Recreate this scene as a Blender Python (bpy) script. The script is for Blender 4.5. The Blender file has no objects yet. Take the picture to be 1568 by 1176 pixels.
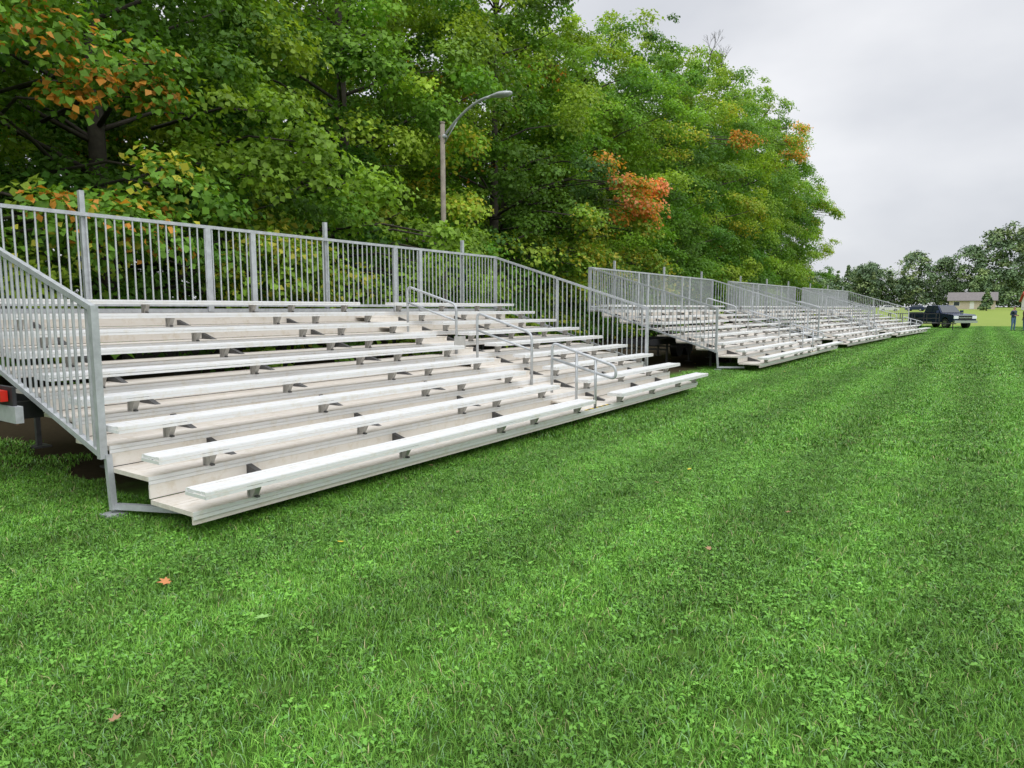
import bpy, math, random
import numpy as np
from mathutils import Vector, Matrix
random.seed(7)
sc = bpy.context.scene
sc.view_settings.view_transform = 'Standard'
sc.view_settings.look = 'None'
sc.view_settings.exposure = 0

# ------------------------------------------------------------ helpers
def link(o, parent=None):
    sc.collection.objects.link(o)
    if parent is not None:
        o.parent = parent
    return o

def empty(name, loc=(0, 0, 0), rz=0.0, s=1.0):
    e = bpy.data.objects.new(name, None)
    e.location = loc
    e.rotation_euler = (0, 0, rz)
    e.scale = (s, s, s)
    e.empty_display_size = 0.3
    return link(e)

class MB:
    def __init__(self):
        self.v = []; self.f = []; self.m = []
    def add(self, vs, fs, mi=0):
        b = len(self.v)
        self.v += [tuple(p) for p in vs]
        self.f += [tuple(b + i for i in f) for f in fs]
        self.m += [mi] * len(fs)
    def box(self, a, b, mi=0):
        x0, y0, z0 = a; x1, y1, z1 = b
        vs = [(x0,y0,z0),(x1,y0,z0),(x1,y1,z0),(x0,y1,z0),(x0,y0,z1),(x1,y0,z1),(x1,y1,z1),(x0,y1,z1)]
        self.add(vs, [(0,3,2,1),(4,5,6,7),(0,1,5,4),(1,2,6,5),(2,3,7,6),(3,0,4,7)], mi)
    def beam(self, p0, p1, w, h=None, mi=0):
        h = h or w
        p0 = Vector(p0); p1 = Vector(p1)
        d = (p1 - p0).normalized()
        ref = Vector((0, 0, 1)) if abs(d.z) < 0.95 else Vector((0, 1, 0))
        s = d.cross(ref).normalized(); u = s.cross(d).normalized()
        vs = []
        for p in (p0, p1):
            for a, b in ((-1,-1),(1,-1),(1,1),(-1,1)):
                vs.append(p + s*(a*w/2) + u*(b*h/2))
        self.add(vs, [(0,1,2,3),(7,6,5,4),(0,4,5,1),(1,5,6,2),(2,6,7,3),(3,7,4,0)], mi)
    def tube(self, pts, r, n=6, mi=0, r1=None):
        pts = [Vector(p) for p in pts]
        N = len(pts); vs = []; fs = []
        up = None
        for i, p in enumerate(pts):
            d = (pts[min(i+1, N-1)] - pts[max(i-1, 0)]).normalized()
            if up is None:
                ref = Vector((0, 0, 1)) if abs(d.z) < 0.9 else Vector((1, 0, 0))
                up = (ref - d*ref.dot(d)).normalized()
            else:
                up = (up - d*up.dot(d)).normalized()
            s = d.cross(up)
            rr = r if r1 is None else r + (r1 - r)*i/(N-1)
            for k in range(n):
                a = 2*math.pi*k/n
                vs.append(p + s*(math.cos(a)*rr) + up*(math.sin(a)*rr))
        for i in range(N-1):
            for k in range(n):
                fs.append((i*n+k, i*n+(k+1)%n, (i+1)*n+(k+1)%n, (i+1)*n+k))
        fs.append(tuple(range(n-1, -1, -1))); fs.append(tuple(range((N-1)*n, N*n)))
        self.add(vs, fs, mi)
    def cyl(self, c, axis, r, w, n=20, mi=0):
        a = Vector(axis).normalized()*w/2
        c = Vector(c)
        self.tube([c-a, c+a], r, n, mi)
    def prism(self, prof, y0, y1, mi=0):
        n = len(prof)
        vs = [(p[0], y0, p[1]) for p in prof] + [(p[0], y1, p[1]) for p in prof]
        fs = [tuple(range(n)), tuple(range(2*n-1, n-1, -1))]
        for i in range(n):
            j = (i+1) % n
            fs.append((j, i, n+i, n+j))
        self.add(vs, fs, mi)
    def mesh(self, name, mats, smooth=False):
        me = bpy.data.meshes.new(name)
        me.from_pydata(self.v, [], self.f)
        for m in mats: me.materials.append(m)
        me.polygons.foreach_set('material_index', self.m)
        if smooth: me.polygons.foreach_set('use_smooth', [True]*len(self.f))
        me.update()
        return me

def obj(name, me, parent=None, loc=(0,0,0), rz=0.0):
    o = bpy.data.objects.new(name, me)
    o.location = loc; o.rotation_euler = (0, 0, rz)
    return link(o, parent)

def arc_path(pts, r=0.08, n=5):
    out = [Vector(pts[0])]
    for i in range(1, len(pts)-1):
        a, b, c = Vector(pts[i-1]), Vector(pts[i]), Vector(pts[i+1])
        d0 = (a-b); d1 = (c-b)
        rr = min(r, d0.length*0.48, d1.length*0.48)
        p0 = b + d0.normalized()*rr; p1 = b + d1.normalized()*rr
        for k in range(n+1):
            t = k/n
            out.append(p0*(1-t)**2 + b*2*t*(1-t) + p1*t*t)
    out.append(Vector(pts[-1]))
    return out

# ------------------------------------------------------------ materials
def mat(name, col, rough=0.6, metal=0.0, var=0.0, vscale=3.0, col2=None, bump=0.0, bscale=40.0, spec=0.5, stretch=None, dirt=0.0):
    m = bpy.data.materials.new(name); m.use_nodes = True
    nt = m.node_tree; N = nt.nodes; L = nt.links
    b = N['Principled BSDF']
    b.inputs['Roughness'].default_value = rough
    b.inputs['Metallic'].default_value = metal
    b.inputs['Specular IOR Level'].default_value = spec
    b.inputs['Base Color'].default_value = (*col, 1)
    if var > 0 or col2:
        tc = N.new('ShaderNodeTexCoord')
        mp = N.new('ShaderNodeMapping'); L.new(tc.outputs['Object'], mp.inputs[0])
        if stretch: mp.inputs['Scale'].default_value = stretch
        no = N.new('ShaderNodeTexNoise'); no.inputs['Scale'].default_value = vscale
        no.inputs['Detail'].default_value = 6; no.inputs['Roughness'].default_value = 0.65
        L.new(mp.outputs[0], no.inputs['Vector'])
        r = N.new('ShaderNodeValToRGB'); L.new(no.outputs['Fac'], r.inputs[0])
        r.color_ramp.elements[0].position = 0.30; r.color_ramp.elements[1].position = 0.70
        c2 = col2 if col2 else tuple(min(1, c*(1+var)) for c in col)
        c1 = col if col2 else tuple(c*(1-var) for c in col)
        r.color_ramp.elements[0].color = (*c1, 1); r.color_ramp.elements[1].color = (*c2, 1)
        last = r.outputs[0]
        if dirt > 0:
            n2 = N.new('ShaderNodeTexNoise'); n2.inputs['Scale'].default_value = 9; n2.inputs['Detail'].default_value = 8
            n2.inputs['Roughness'].default_value = .75
            L.new(tc.outputs['Object'], n2.inputs['Vector'])
            r2 = N.new('ShaderNodeValToRGB'); L.new(n2.outputs['Fac'], r2.inputs[0])
            r2.color_ramp.elements[0].position = 0.34; r2.color_ramp.elements[1].position = 0.50
            k = 1-dirt
            r2.color_ramp.elements[0].color = (k, k*.96, k*.88, 1); r2.color_ramp.elements[1].color = (1, 1, 1, 1)
            mu = N.new('ShaderNodeVectorMath'); mu.operation = 'MULTIPLY'
            L.new(last, mu.inputs[0]); L.new(r2.outputs[0], mu.inputs[1]); last = mu.outputs[0]
        L.new(last, b.inputs['Base Color'])
    if bump > 0:
        tc = N.new('ShaderNodeTexCoord')
        no = N.new('ShaderNodeTexNoise'); no.inputs['Scale'].default_value = bscale
        L.new(tc.outputs['Object'], no.inputs['Vector'])
        bp = N.new('ShaderNodeBump'); bp.inputs['Strength'].default_value = bump
        L.new(no.outputs['Fac'], bp.inputs['Height']); L.new(bp.outputs[0], b.inputs['Normal'])
    return m

def leafmat(name, trans=0.3, posnoise=None, rough=0.55, spec=0.3, lo=.72, hi=1.32):
    m = bpy.data.materials.new(name); m.use_nodes = True
    nt = m.node_tree; N = nt.nodes; L = nt.links
    b = N['Principled BSDF']; out = N['Material Output']
    b.inputs['Roughness'].default_value = rough
    b.inputs['Specular IOR Level'].default_value = spec
    at = N.new('ShaderNodeAttribute'); at.attribute_name = 'Col'
    col = at.outputs['Color']
    geo = N.new('ShaderNodeNewGeometry')
    no = N.new('ShaderNodeTexNoise'); no.inputs['Scale'].default_value = posnoise or 0.25
    no.inputs['Detail'].default_value = 3
    L.new(geo.outputs['Position'], no.inputs['Vector'])
    mr = N.new('ShaderNodeMapRange'); mr.inputs[1].default_value = 0.3; mr.inputs[2].default_value = 0.7
    mr.inputs[3].default_value = lo; mr.inputs[4].default_value = hi
    L.new(no.outputs['Fac'], mr.inputs[0])
    vm = N.new('ShaderNodeVectorMath'); vm.operation = 'SCALE'
    L.new(col, vm.inputs[0]); L.new(mr.outputs[0], vm.inputs['Scale'])
    L.new(vm.outputs[0], b.inputs['Base Color'])
    if trans > 0:
        tr = N.new('ShaderNodeBsdfTranslucent')
        vm2 = N.new('ShaderNodeVectorMath'); vm2.operation = 'MULTIPLY'
        vm2.inputs[1].default_value = (1.4, 1.35, 0.6)
        L.new(vm.outputs[0], vm2.inputs[0]); L.new(vm2.outputs[0], tr.inputs['Color'])
        mx = N.new('ShaderNodeMixShader'); mx.inputs[0].default_value = trans
        L.new(b.outputs[0], mx.inputs[1]); L.new(tr.outputs[0], mx.inputs[2])
        L.new(mx.outputs[0], out.inputs['Surface'])
    return m, vm

def grass_tone(nt):
    N = nt.nodes; L = nt.links
    geo = N.new('ShaderNodeNewGeometry')
    def noise(scale, lo, hi, det=4):
        n1 = N.new('ShaderNodeTexNoise'); n1.inputs['Scale'].default_value = scale; n1.inputs['Detail'].default_value = det
        L.new(geo.outputs['Position'], n1.inputs['Vector'])
        r1 = N.new('ShaderNodeMapRange'); r1.inputs[1].default_value = 0.3; r1.inputs[2].default_value = 0.7
        r1.inputs[3].default_value = lo; r1.inputs[4].default_value = hi
        L.new(n1.outputs['Fac'], r1.inputs[0]); return r1.outputs[0]
    w = N.new('ShaderNodeTexWave'); w.wave_type = 'BANDS'; w.bands_direction = 'X'
    w.inputs['Scale'].default_value = 0.24; w.inputs['Distortion'].default_value = 0.9
    w.inputs['Detail'].default_value = 2; w.inputs['Detail Scale'].default_value = 0.3
    L.new(geo.outputs['Position'], w.inputs['Vector'])
    r2 = N.new('ShaderNodeMapRange'); r2.inputs[3].default_value = 0.85; r2.inputs[4].default_value = 1.18
    L.new(w.outputs['Fac'], r2.inputs[0])
    last = r2.outputs[0]
    for o in (noise(0.8, .88, 1.13, 3), noise(4.5, .80, 1.2, 3)):
        mu = N.new('ShaderNodeMath'); mu.operation = 'MULTIPLY'
        L.new(last, mu.inputs[0]); L.new(o, mu.inputs[1]); last = mu.outputs[0]
    return last

M_seat = mat('aluminium_seat', (0.77,0.775,0.78), 0.40, 0.1, 0.04, 2.5, stretch=(10,0.5,10), dirt=.08)
M_deck = mat('aluminium_deck', (0.60,0.55,0.48), 0.5, 0.03, col2=(0.74,0.70,0.64), vscale=1.4, stretch=(9,0.35,9), dirt=.16)
M_riser = mat('aluminium_riser', (0.66,0.615,0.55), 0.5, 0.03, col2=(0.76,0.73,0.68), vscale=1.2, stretch=(5,0.35,9), dirt=.12)
M_galv = mat('galvanised_steel', (0.46,0.48,0.50), 0.42, 0.3, 0.18, 9)
M_brk = mat('bracket_metal', (0.45,0.44,0.42), 0.5, 0.2, 0.15, 10)
M_dark = mat('dark_steel', (0.03,0.03,0.033), 0.6, 0.2, 0.3, 8)
M_under = mat('weathered_frame', (0.08,0.08,0.08), 0.6, 0.2, 0.3, 8)
M_red = mat('red_plastic', (0.6,0.02,0.01), 0.3)
M_yel = mat('safety_strip_yellow', (0.6,0.42,0.03), 0.6)
M_blk = mat('rubber_black', (0.02,0.02,0.02), 0.8)
M_lamp = mat('lamp_grey', (0.38,0.40,0.41), 0.45, 0.3, 0.15, 5)
M_pole = mat('weathered_pole', (0.24,0.21,0.17), 0.8, 0, 0.25, 6)
M_bark = mat('bark', (0.06,0.05,0.04), 0.9, 0, 0.35, 5, bump=0.5, bscale=12)
M_leaf, _ = leafmat('maple_leaves', 0.38, .22)
M_leaf_far, _ = leafmat('distant_leaves', 0, 0.03)

# ------------------------------------------------------------ ground
def gz(x, y):
    t = np.clip((y-110)/190.0, 0, 1)
    return 2.1*t*t*(3-2*t)
def axis(vals):
    return np.array(sorted(set(vals)), dtype=float)
ax = axis(list(np.arange(-60, 61, 10)) + [-1600,-1000,-600,-350,-200,-120,-80,80,120,200,350,600,1000,1600])
ay = axis(list(np.arange(-40, 360, 10)) + [-900,-400,-150,450,700,1100,1800,2600])
gv = [(x, y, float(gz(x, y))) for y in ay for x in ax]
nx = len(ax)
gf = [(j*nx+i, j*nx+i+1, (j+1)*nx+i+1, (j+1)*nx+i) for j in range(len(ay)-1) for i in range(nx-1)]
me = bpy.data.meshes.new('ground'); me.from_pydata(gv, [], gf); me.update()
mg = bpy.data.materials.new('ground_turf'); mg.use_nodes = True
nt = mg.node_tree; N = nt.nodes; L = nt.links
b = N['Principled BSDF']; b.inputs['Roughness'].default_value = 0.95; b.inputs['Specular IOR Level'].default_value = 0.1
geo = N.new('ShaderNodeNewGeometry')
sep = N.new('ShaderNodeSeparateXYZ'); L.new(geo.outputs['Position'], sep.inputs[0])
nz = N.new('ShaderNodeTexNoise'); nz.inputs['Scale'].default_value = 0.35; nz.inputs['Detail'].default_value = 6
L.new(geo.outputs['Position'], nz.inputs['Vector'])
nm_ = N.new('ShaderNodeTexNoise'); nm_.inputs['Scale'].default_value = 2.2; nm_.inputs['Detail'].default_value = 6
L.new(geo.outputs['Position'], nm_.inputs['Vector'])
fine = N.new('ShaderNodeTexNoise'); fine.inputs['Scale'].default_value = 14; fine.inputs['Detail'].default_value = 6
L.new(geo.outputs['Position'], fine.inputs['Vector'])
def mixc(f, a, b_):
    m = N.new('ShaderNodeMix'); m.data_type = 'RGBA'
    if hasattr(f, 'links'): L.new(f, m.inputs[0])
    else: m.inputs[0].default_value = f
    for k, v in ((6, a), (7, b_)):
        if hasattr(v, 'links'): L.new(v, m.inputs[k])
        else: m.inputs[k].default_value = (*v, 1)
    return m.outputs[2]
def mrange(src, a, b_, c=0, d=1):
    m = N.new('ShaderNodeMapRange'); m.interpolation_type = 'SMOOTHSTEP'
    for i, v in enumerate((a, b_, c, d)): m.inputs[i+1].default_value = v
    L.new(src, m.inputs[0]); return m.outputs[0]
def madd(s, t, k):
    m = N.new('ShaderNodeMath'); m.operation = 'MULTIPLY_ADD'
    L.new(t, m.inputs[0]); m.inputs[1].default_value = k; L.new(s, m.inputs[2]); return m.outputs[0]
def mul(a, b_):
    m = N.new('ShaderNodeMath'); m.operation = 'MULTIPLY'; L.new(a, m.inputs[0]); L.new(b_, m.inputs[1]); return m.outputs[0]
thatch = mixc(fine.outputs['Fac'], (0.042,0.095,0.014), (0.10,0.18,0.036))
farg = mixc(fine.outputs['Fac'], (0.085,0.225,0.027), (0.13,0.28,0.042))
turf = mixc(mrange(sep.outputs['Y'], 40, 58), thatch, farg)
tone = grass_tone(nt)
vs = N.new('ShaderNodeVectorMath'); vs.operation = 'SCALE'; L.new(turf, vs.inputs[0]); L.new(tone, vs.inputs['Scale'])
fieldcol = mixc(nz.outputs['Fac'], (0.17,0.25,0.045), (0.25,0.30,0.07))
yy = madd(sep.outputs['Y'], nz.outputs['Fac'], 3.0)
c1 = mixc(mrange(yy, 76, 78.5), vs.outputs[0], fieldcol)
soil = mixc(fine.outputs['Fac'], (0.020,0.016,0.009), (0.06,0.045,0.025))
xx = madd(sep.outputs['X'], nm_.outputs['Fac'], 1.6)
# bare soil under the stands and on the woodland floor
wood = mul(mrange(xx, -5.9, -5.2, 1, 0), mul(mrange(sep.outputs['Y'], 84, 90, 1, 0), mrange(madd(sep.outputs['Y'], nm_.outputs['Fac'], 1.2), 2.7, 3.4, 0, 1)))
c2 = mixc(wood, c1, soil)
L.new(c2, b.inputs['Base Color'])
me.materials.append(mg)
obj('ground', me)

# ------------------------------------------------------------ grass
M_grass, gvm = leafmat('grass_blades', 0, 0.9, 0.5, spec=0.3)
nt2 = M_grass.node_tree
t2 = grass_tone(nt2)
for l in list(nt2.links):
    if l.to_node == gvm and l.to_socket.name == 'Scale': nt2.links.remove(l)
nt2.links.new(t2, gvm.inputs['Scale'])

def set_mesh(name, V, quads, tris, col, material):
    me = bpy.data.meshes.new(name)
    me.vertices.add(len(V)); me.vertices.foreach_set('co', V.astype(np.float32).ravel())
    nq = 0 if quads is None else len(quads); ntr = 0 if tris is None else len(tris)
    idx = np.concatenate([q.ravel() for q in (quads, tris) if q is not None]).astype(np.int32)
    me.loops.add(len(idx)); me.loops.foreach_set('vertex_index', idx)
    tot = np.concatenate([np.full(nq, 4), np.full(ntr, 3)]).astype(np.int32)
    st = np.concatenate([[0], np.cumsum(tot)[:-1]]).astype(np.int32)
    me.polygons.add(nq+ntr)
    me.polygons.foreach_set('loop_start', st)
    a = me.attributes.new('Col', 'FLOAT_COLOR', 'POINT')
    c4 = np.ones((len(V), 4), np.float32); c4[:, :3] = col
    a.data.foreach_set('color', c4.ravel())
    me.materials.append(material)
    me.update(calc_edges=True); me.validate()
    return me

def kites(c, nrm, d, Ls, Ws, fold=0.18):
    d = d - nrm*np.sum(d*nrm, 1, keepdims=True)
    d /= np.linalg.norm(d, axis=1, keepdims=True)+1e-9
    s = np.cross(nrm, d)
    L_ = Ls[:, None]; W_ = Ws[:, None]
    v0 = c - d*L_*0.5
    v1 = c + s*W_*0.5 - d*L_*0.05 + nrm*W_*fold
    v2 = c + d*L_*0.5 - nrm*L_*0.08
    v3 = c - s*W_*0.5 - d*L_*0.05 + nrm*W_*fold
    V = np.stack([v0, v1, v2, v3], 1).reshape(-1, 3)
    Q = np.arange(len(c)*4).reshape(-1, 4)
    return V, Q

def norm(a): return a/(np.linalg.norm(a, axis=1, keepdims=True)+1e-9)

def patch(name, n, size, hlo, hhi, wlo, whi, clover, seed, dead=0.035, csize=0.020):
    r = np.random.default_rng(seed)
    nc = max(6, int(n/30)); cc = (r.random((nc, 2))-0.5)*size
    pick = r.integers(0, nc, n)
    p = np.where(r.random((n, 1)) < 0.4, cc[pick] + r.normal(0, size*0.035, (n, 2)), (r.random((n, 2))-0.5)*size)
    h = r.uniform(hlo, hhi, n)*r.choice([0.7, 1, 1.0, 1.25], n)
    w = r.uniform(wlo, whi, n)
    cdir = r.random(nc)*6.28
    a = np.where(r.random(n) < 0.5, cdir[pick]+r.normal(0, .6, n), r.random(n)*6.28)
    lean = r.uniform(0.2, 1.2, n)*h
    dx = np.stack([np.cos(a), np.sin(a)], 1)
    b_ = a + r.normal(0, 0.7, n) + math.pi/2
    sx = np.stack([np.cos(b_), np.sin(b_)], 1)
    z = np.zeros(n)
    def P(off, k, zz):
        xy = p + dx*(lean*off)[:, None] + sx*(w*k)[:, None]
        return np.concatenate([xy, zz[:, None]], 1)
    v0 = P(0, -.5, z); v1 = P(0, .5, z)
    v2 = P(.35, .42, h*.6); v3 = P(.35, -.42, h*.6)
    v4 = P(1.0, 0, h*r.uniform(.65, .95, n))
    V = np.stack([v0, v1, v2, v3, v4], 1).reshape(-1, 3)
    base = np.arange(n)*5
    Q = np.stack([base, base+1, base+2, base+3], 1)
    T = np.stack([base+3, base+2, base+4], 1)
    g = r.random((n, 1))**1.3
    col = np.array([0.078, 0.225, 0.022])*(1-g) + np.array([0.19, 0.40, 0.05])*g
    col = col*r.uniform(0.75, 1.25, (n, 1))
    dd = r.random(n) < dead
    col[dd] = np.array([0.40, 0.38, 0.18])*r.uniform(.6, 1.1, (dd.sum(), 1))
    blu = r.random(n) < 0.08
    col[blu] = np.array([0.20, 0.36, 0.15])
    C = np.repeat(col, 5, 0)
    if clover > 0:
        m = clover
        k = max(4, m//14)
        cl = (r.random((k, 2))-0.5)*size
        pc = cl[r.integers(0, k, m)] + r.normal(0, size*0.10, (m, 2))
        hh = r.uniform(0.2, .9, m)*hhi*0.85
        s0 = r.uniform(0.6, 1.4, m)*csize
        vs_, qs_, cs_ = [V], [Q], [C]
        off = len(V)
        th = r.random(m)*6.28
        for q in range(3):
            aa = th + q*2.094
            dr = np.stack([np.cos(aa), np.sin(aa), r.normal(-.1, .25, m)], 1)
            nn = norm(np.stack([r.normal(0, .45, m), r.normal(0, .45, m), np.ones(m)], 1))
            cen = np.concatenate([pc, hh[:, None]], 1) + dr*(s0*0.55)[:, None]
            kv, kq = kites(cen, nn, dr, s0*1.15, s0*.95, 0.08)
            vs_.append(kv); qs_.append(kq+off); off += len(kv)
            gc = r.random((m, 1)) if q == 0 else gc
            cc_ = np.array([0.09, 0.25, 0.028])*(1-gc) + np.array([0.17, 0.39, 0.05])*gc
            cs_.append(np.repeat(cc_, 4, 0))
        V = np.concatenate(vs_); Q = np.concatenate(qs_); C = np.concatenate(cs_)
    me = set_mesh(name, V, Q, T, C, M_grass)
    return bpy.data.objects.new(name, me)

def instancer(name, coll, pts, idx, rot, scl):
    me = bpy.data.meshes.new(name)
    me.vertices.add(len(pts)); me.vertices.foreach_set('co', np.asarray(pts, np.float32).ravel())
    for nm, ty, dat in (('idx', 'INT', idx), ('rot', 'FLOAT', rot), ('scl', 'FLOAT', scl)):
        a = me.attributes.new(nm, ty, 'POINT'); a.data.foreach_set('value', dat)
    me.update()
    o = obj(name, me)
    ng = bpy.data.node_groups.new(name+'_nodes', 'GeometryNodeTree')
    ng.interface.new_socket('Geometry', in_out='INPUT', socket_type='NodeSocketGeometry')
    ng.interface.new_socket('Geometry', in_out='OUTPUT', socket_type='NodeSocketGeometry')
    n = ng.nodes; l = ng.links
    gi = n.new('NodeGroupInput'); go = n.new('NodeGroupOutput')
    iop = n.new('GeometryNodeInstanceOnPoints')
    ci = n.new('GeometryNodeCollectionInfo'); ci.inputs['Collection'].default_value = coll
    ci.inputs['Separate Children'].default_value = True
    ci.inputs['Reset Children'].default_value = True
    def na(nm, ty):
        x = n.new('GeometryNodeInputNamedAttribute'); x.data_type = ty; x.inputs['Name'].default_value = nm
        return x.outputs['Attribute']
    cx = n.new('ShaderNodeCombineXYZ'); l.new(na('rot', 'FLOAT'), cx.inputs['Z'])
    cs = n.new('ShaderNodeCombineXYZ'); sa = na('scl', 'FLOAT')
    for k in 'XYZ': l.new(sa, cs.inputs[k])
    l.new(gi.outputs[0], iop.inputs['Points']); l.new(ci.outputs[0], iop.inputs['Instance'])
    iop.inputs['Pick Instance'].default_value = True
    l.new(na('idx', 'INT'), iop.inputs['Instance Index'])
    l.new(cx.outputs[0], iop.inputs['Rotation']); l.new(cs.outputs[0], iop.inputs['Scale'])
    l.new(iop.outputs[0], go.inputs[0])
    md = o.modifiers.new('scatter', 'NODES'); md.node_group = ng
    return o

gc_ = bpy.data.collections.new('grass_patches')
specs = [
 ('p00', 2700, .66, .028, .052, .0030, .0050, 40, 1), ('p01', 2600, .66, .028, .052, .0030, .0052, 110, 2),
 ('p02', 2500, .66, .028, .052, .0030, .0050, 180, 3), ('p03', 2400, .66, .028, .052, .0032, .0052, 260, 4),
 ('p10', 2700, 1.2, .028, .050, .006, .010, 60, 5), ('p11', 2600, 1.2, .028, .050, .006, .010, 150, 6),
 ('p12', 2700, 1.2, .028, .052, .006, .010, 100, 7),
 ('p20', 2400, 2.5, .030, .052, .014, .022, 0, 8), ('p21', 2400, 2.5, .030, .052, .014, .022, 30, 9)]
for s in specs:
    cs = 0.015 if s[0][1] == '0' else (0.019 if s[0][1] == '1' else 0.03)
    gc_.objects.link(patch(*s, csize=cs))
def vnoise(x, y):
    return 0.5+0.25*(math.sin(1.7*x+0.6*y+1)+math.sin(-0.9*x+2.1*y+4))*0.7+0.25*math.sin(3.3*x+2.9*y)*0.6
P, I, R_, S = [], [], [], []
def scatter(step, dmin, dmax, kind, xlo, xhi, ylo, yhi):
    x = xlo
    while x < xhi:
        y = ylo
        while y < yhi:
            d = math.hypot(x, y)
            if dmin <= d < dmax and not (x < -6.1 and y > 3.0):
                px = x+random.uniform(-.18, .18)*step; py = y+random.uniform(-.18, .18)*step
                v = vnoise(px, py)+random.uniform(-.3, .3)
                if kind == 0:
                    i = 0 if v < .3 else 1 if v < .55 else 2 if v < .8 else 3
                elif kind == 1:
                    i = 4 if v < .45 else (6 if v < .65 else 5)
                else:
                    i = 7 if v < .5 else 8
                P.append((px, py, float(gz(px, py)))); I.append(i); R_.append(random.random()*6.28)
                S.append(random.uniform(.92, 1.12))
            y += step
        x += step
scatter(.46, 0.6, 8.3, 0, -8.5, 4.5, -1.5, 9)
scatter(.95, 8.2, 20, 1, -13, 6, -3, 21)
scatter(2.1, 19.5, 78, 2, -13.5, 14, -3, 76)
instancer('grass', gc_, P, I, R_, S)

# ------------------------------------------------------------ bleachers
ROWS = 9; RUN = 0.575; RISE = 0.171; LEN = 10.45; Z0 = 0.22
A0, A1 = 5.80, 6.66
GB = -5.0
def build_bleacher_meshes():
    seat = MB(); deck = MB(); rs = MB(); br = MB(); fr = MB(); gd = MB(); hr = MB(); st = MB()
    for k in range(ROWS):
        x = -RUN*k; z = Z0 + RISE*k
        back = x-RUN+0.012 if k < ROWS-1 else GB+0.03
        w = (x-back)/2
        for j in range(2):
            xa = x - j*w; xb = x-(j+1)*w+0.006
            for (ya, yb) in ((0, 3.95), (3.955, 8.05), (8.055, LEN)):
                deck.box((xb, ya, z-0.035), (xa, yb, z))
        seat.box((x-0.001, 0.002, z-0.028), (x+0.010, LEN-0.002, z-0.001))
        seat.box((x-0.001, 0.002, z-0.060), (x+0.008, LEN-0.002, z-0.032))
        if k < ROWS-1:
            top = z+RISE-0.062
            bot = z+0.004 if k not in (4, 5) else z+0.10
            rs.box((back-0.022, 0.004, bot), (back-0.004, LEN-0.004, top))
        if k == 0:
            rs.box((x-0.03, 0.01, z-0.10), (x-0.012, LEN-0.01, z-0.036))
        zs = z + 0.165; xf = x+0.17
        segs = [(0.0, A0), (A1, LEN+0.12)]
        for (a, b_) in segs:
            for j in range(5):
                xa = xf-0.006-j*0.048
                seat.box((xa-0.045, a+0.004, zs-0.02), (xa, b_-0.004, zs+(0.004 if j in (0, 4) else 0.0)))
            seat.box((xf-0.246, a, zs-0.045), (xf-0.240+0.0, b_, zs-0.001))
            seat.box((xf-0.004, a, zs-0.024), (xf+0.003, b_, zs-0.001))
            seat.box((xf-0.004, a, zs-0.052), (xf+0.001, b_, zs-0.028))
            for e in (a, b_):
                seat.box((xf-0.245, e-0.004, zs-0.048), (xf+0.001, e+0.002, zs-0.0225))
        for y in (0.47, 2.13, 3.74, 4.45, 5.55, 6.9, 8.15, 9.35, 10.2):
            br.box((xf-0.20, y-0.012, z+0.001), (xf-0.188, y+0.062, zs-0.045))
            br.add([(xf-0.188, y, z+0.001), (xf-0.15, y, z+0.001), (xf-0.09, y, zs-0.06), (xf-0.06, y, zs-0.021), (xf-0.188, y, zs-0.021),
                    (xf-0.188, y+0.05, z+0.001), (xf-0.15, y+0.05, z+0.001), (xf-0.09, y+0.05, zs-0.06), (xf-0.06, y+0.05, zs-0.021), (xf-0.188, y+0.05, zs-0.021)],
                   [(0,1,2,3,4),(9,8,7,6,5),(0,5,6,1),(1,6,7,2),(2,7,8,3),(3,8,9,4),(4,9,5,0)])
            br.box((xf-0.15, y+0.012, z+0.001), (xf-0.11, y+0.038, z+0.016), 1)
        if k < ROWS-1:
            deck.box((back+0.004, A0+0.03, z+0.07), (back+0.27, A1-0.03, z+0.09))
            rs.box((back+0.255, A0+0.035, z+0.001), (back+0.266, A1-0.035, z+0.068))
        if k == 0:
            for q in range(10):
                st.box((x-0.03, A0+0.04+q*0.078, z+0.001), (x+0.013, A0+0.04+q*0.078+0.076, z+0.004), q % 2)
    br.box((-RUN*4-0.10, A0+0.08, Z0+RISE*4+0.1), (-RUN*4-0.09, A0+0.36, Z0+RISE*4+0.30), 0)
    for y in (0.85, 2.6, 4.4, 6.9, 8.6, LEN-0.75):
        fr.beam((-0.25, y, Z0-0.03), (GB+0.2, y, Z0+RISE*(ROWS-1)-0.09), 0.05, 0.10)
        for xx in (-1.6, -2.9, -4.7):
            zz = Z0-0.12 + (-xx/RUN)*RISE
            fr.beam((xx, y, 0.02), (xx, y, zz), 0.05)
            fr.box((xx-0.1, y-0.1, 0.0), (xx+0.1, y+0.1, 0.02))
        fr.beam((-2.9, y, 0.45), (-4.7, y, 0.45), 0.05)
    fr.box((-2.95, -0.25, 0.62), (-2.83, LEN+0.3, 0.78), 1)
    fr.box((-3.85, -0.25, 0.62), (-3.73, LEN+0.3, 0.78), 1)
    fr.box((-3.73, -0.20, 0.63), (-2.95, -0.10, 0.77), 1)
    for y in (4.6, 5.5):
        for xx in (-2.55, -4.1):
            fr.cyl((xx, y, 0.36), (1, 0, 0), 0.36, 0.22, 20, 1)
    jx = -1.13
    fr.beam((jx, -0.02, 0.50), (jx+0.04, -0.02, 0.06), 0.045, mi=2)
    fr.beam((jx+0.05, 0.0, 0.085), (jx+0.66, 0.22, 0.10), 0.045, mi=2)
    fr.box((jx-0.03, -0.10, 0.0), (jx+0.12, 0.05, 0.035), 2)
    fr.beam((jx, LEN, 0.50), (jx, LEN, 0.0), 0.05, mi=2)
    zb, zt = 1.70, 2.84
    y0, y1 = -0.05, LEN+0.17
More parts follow.
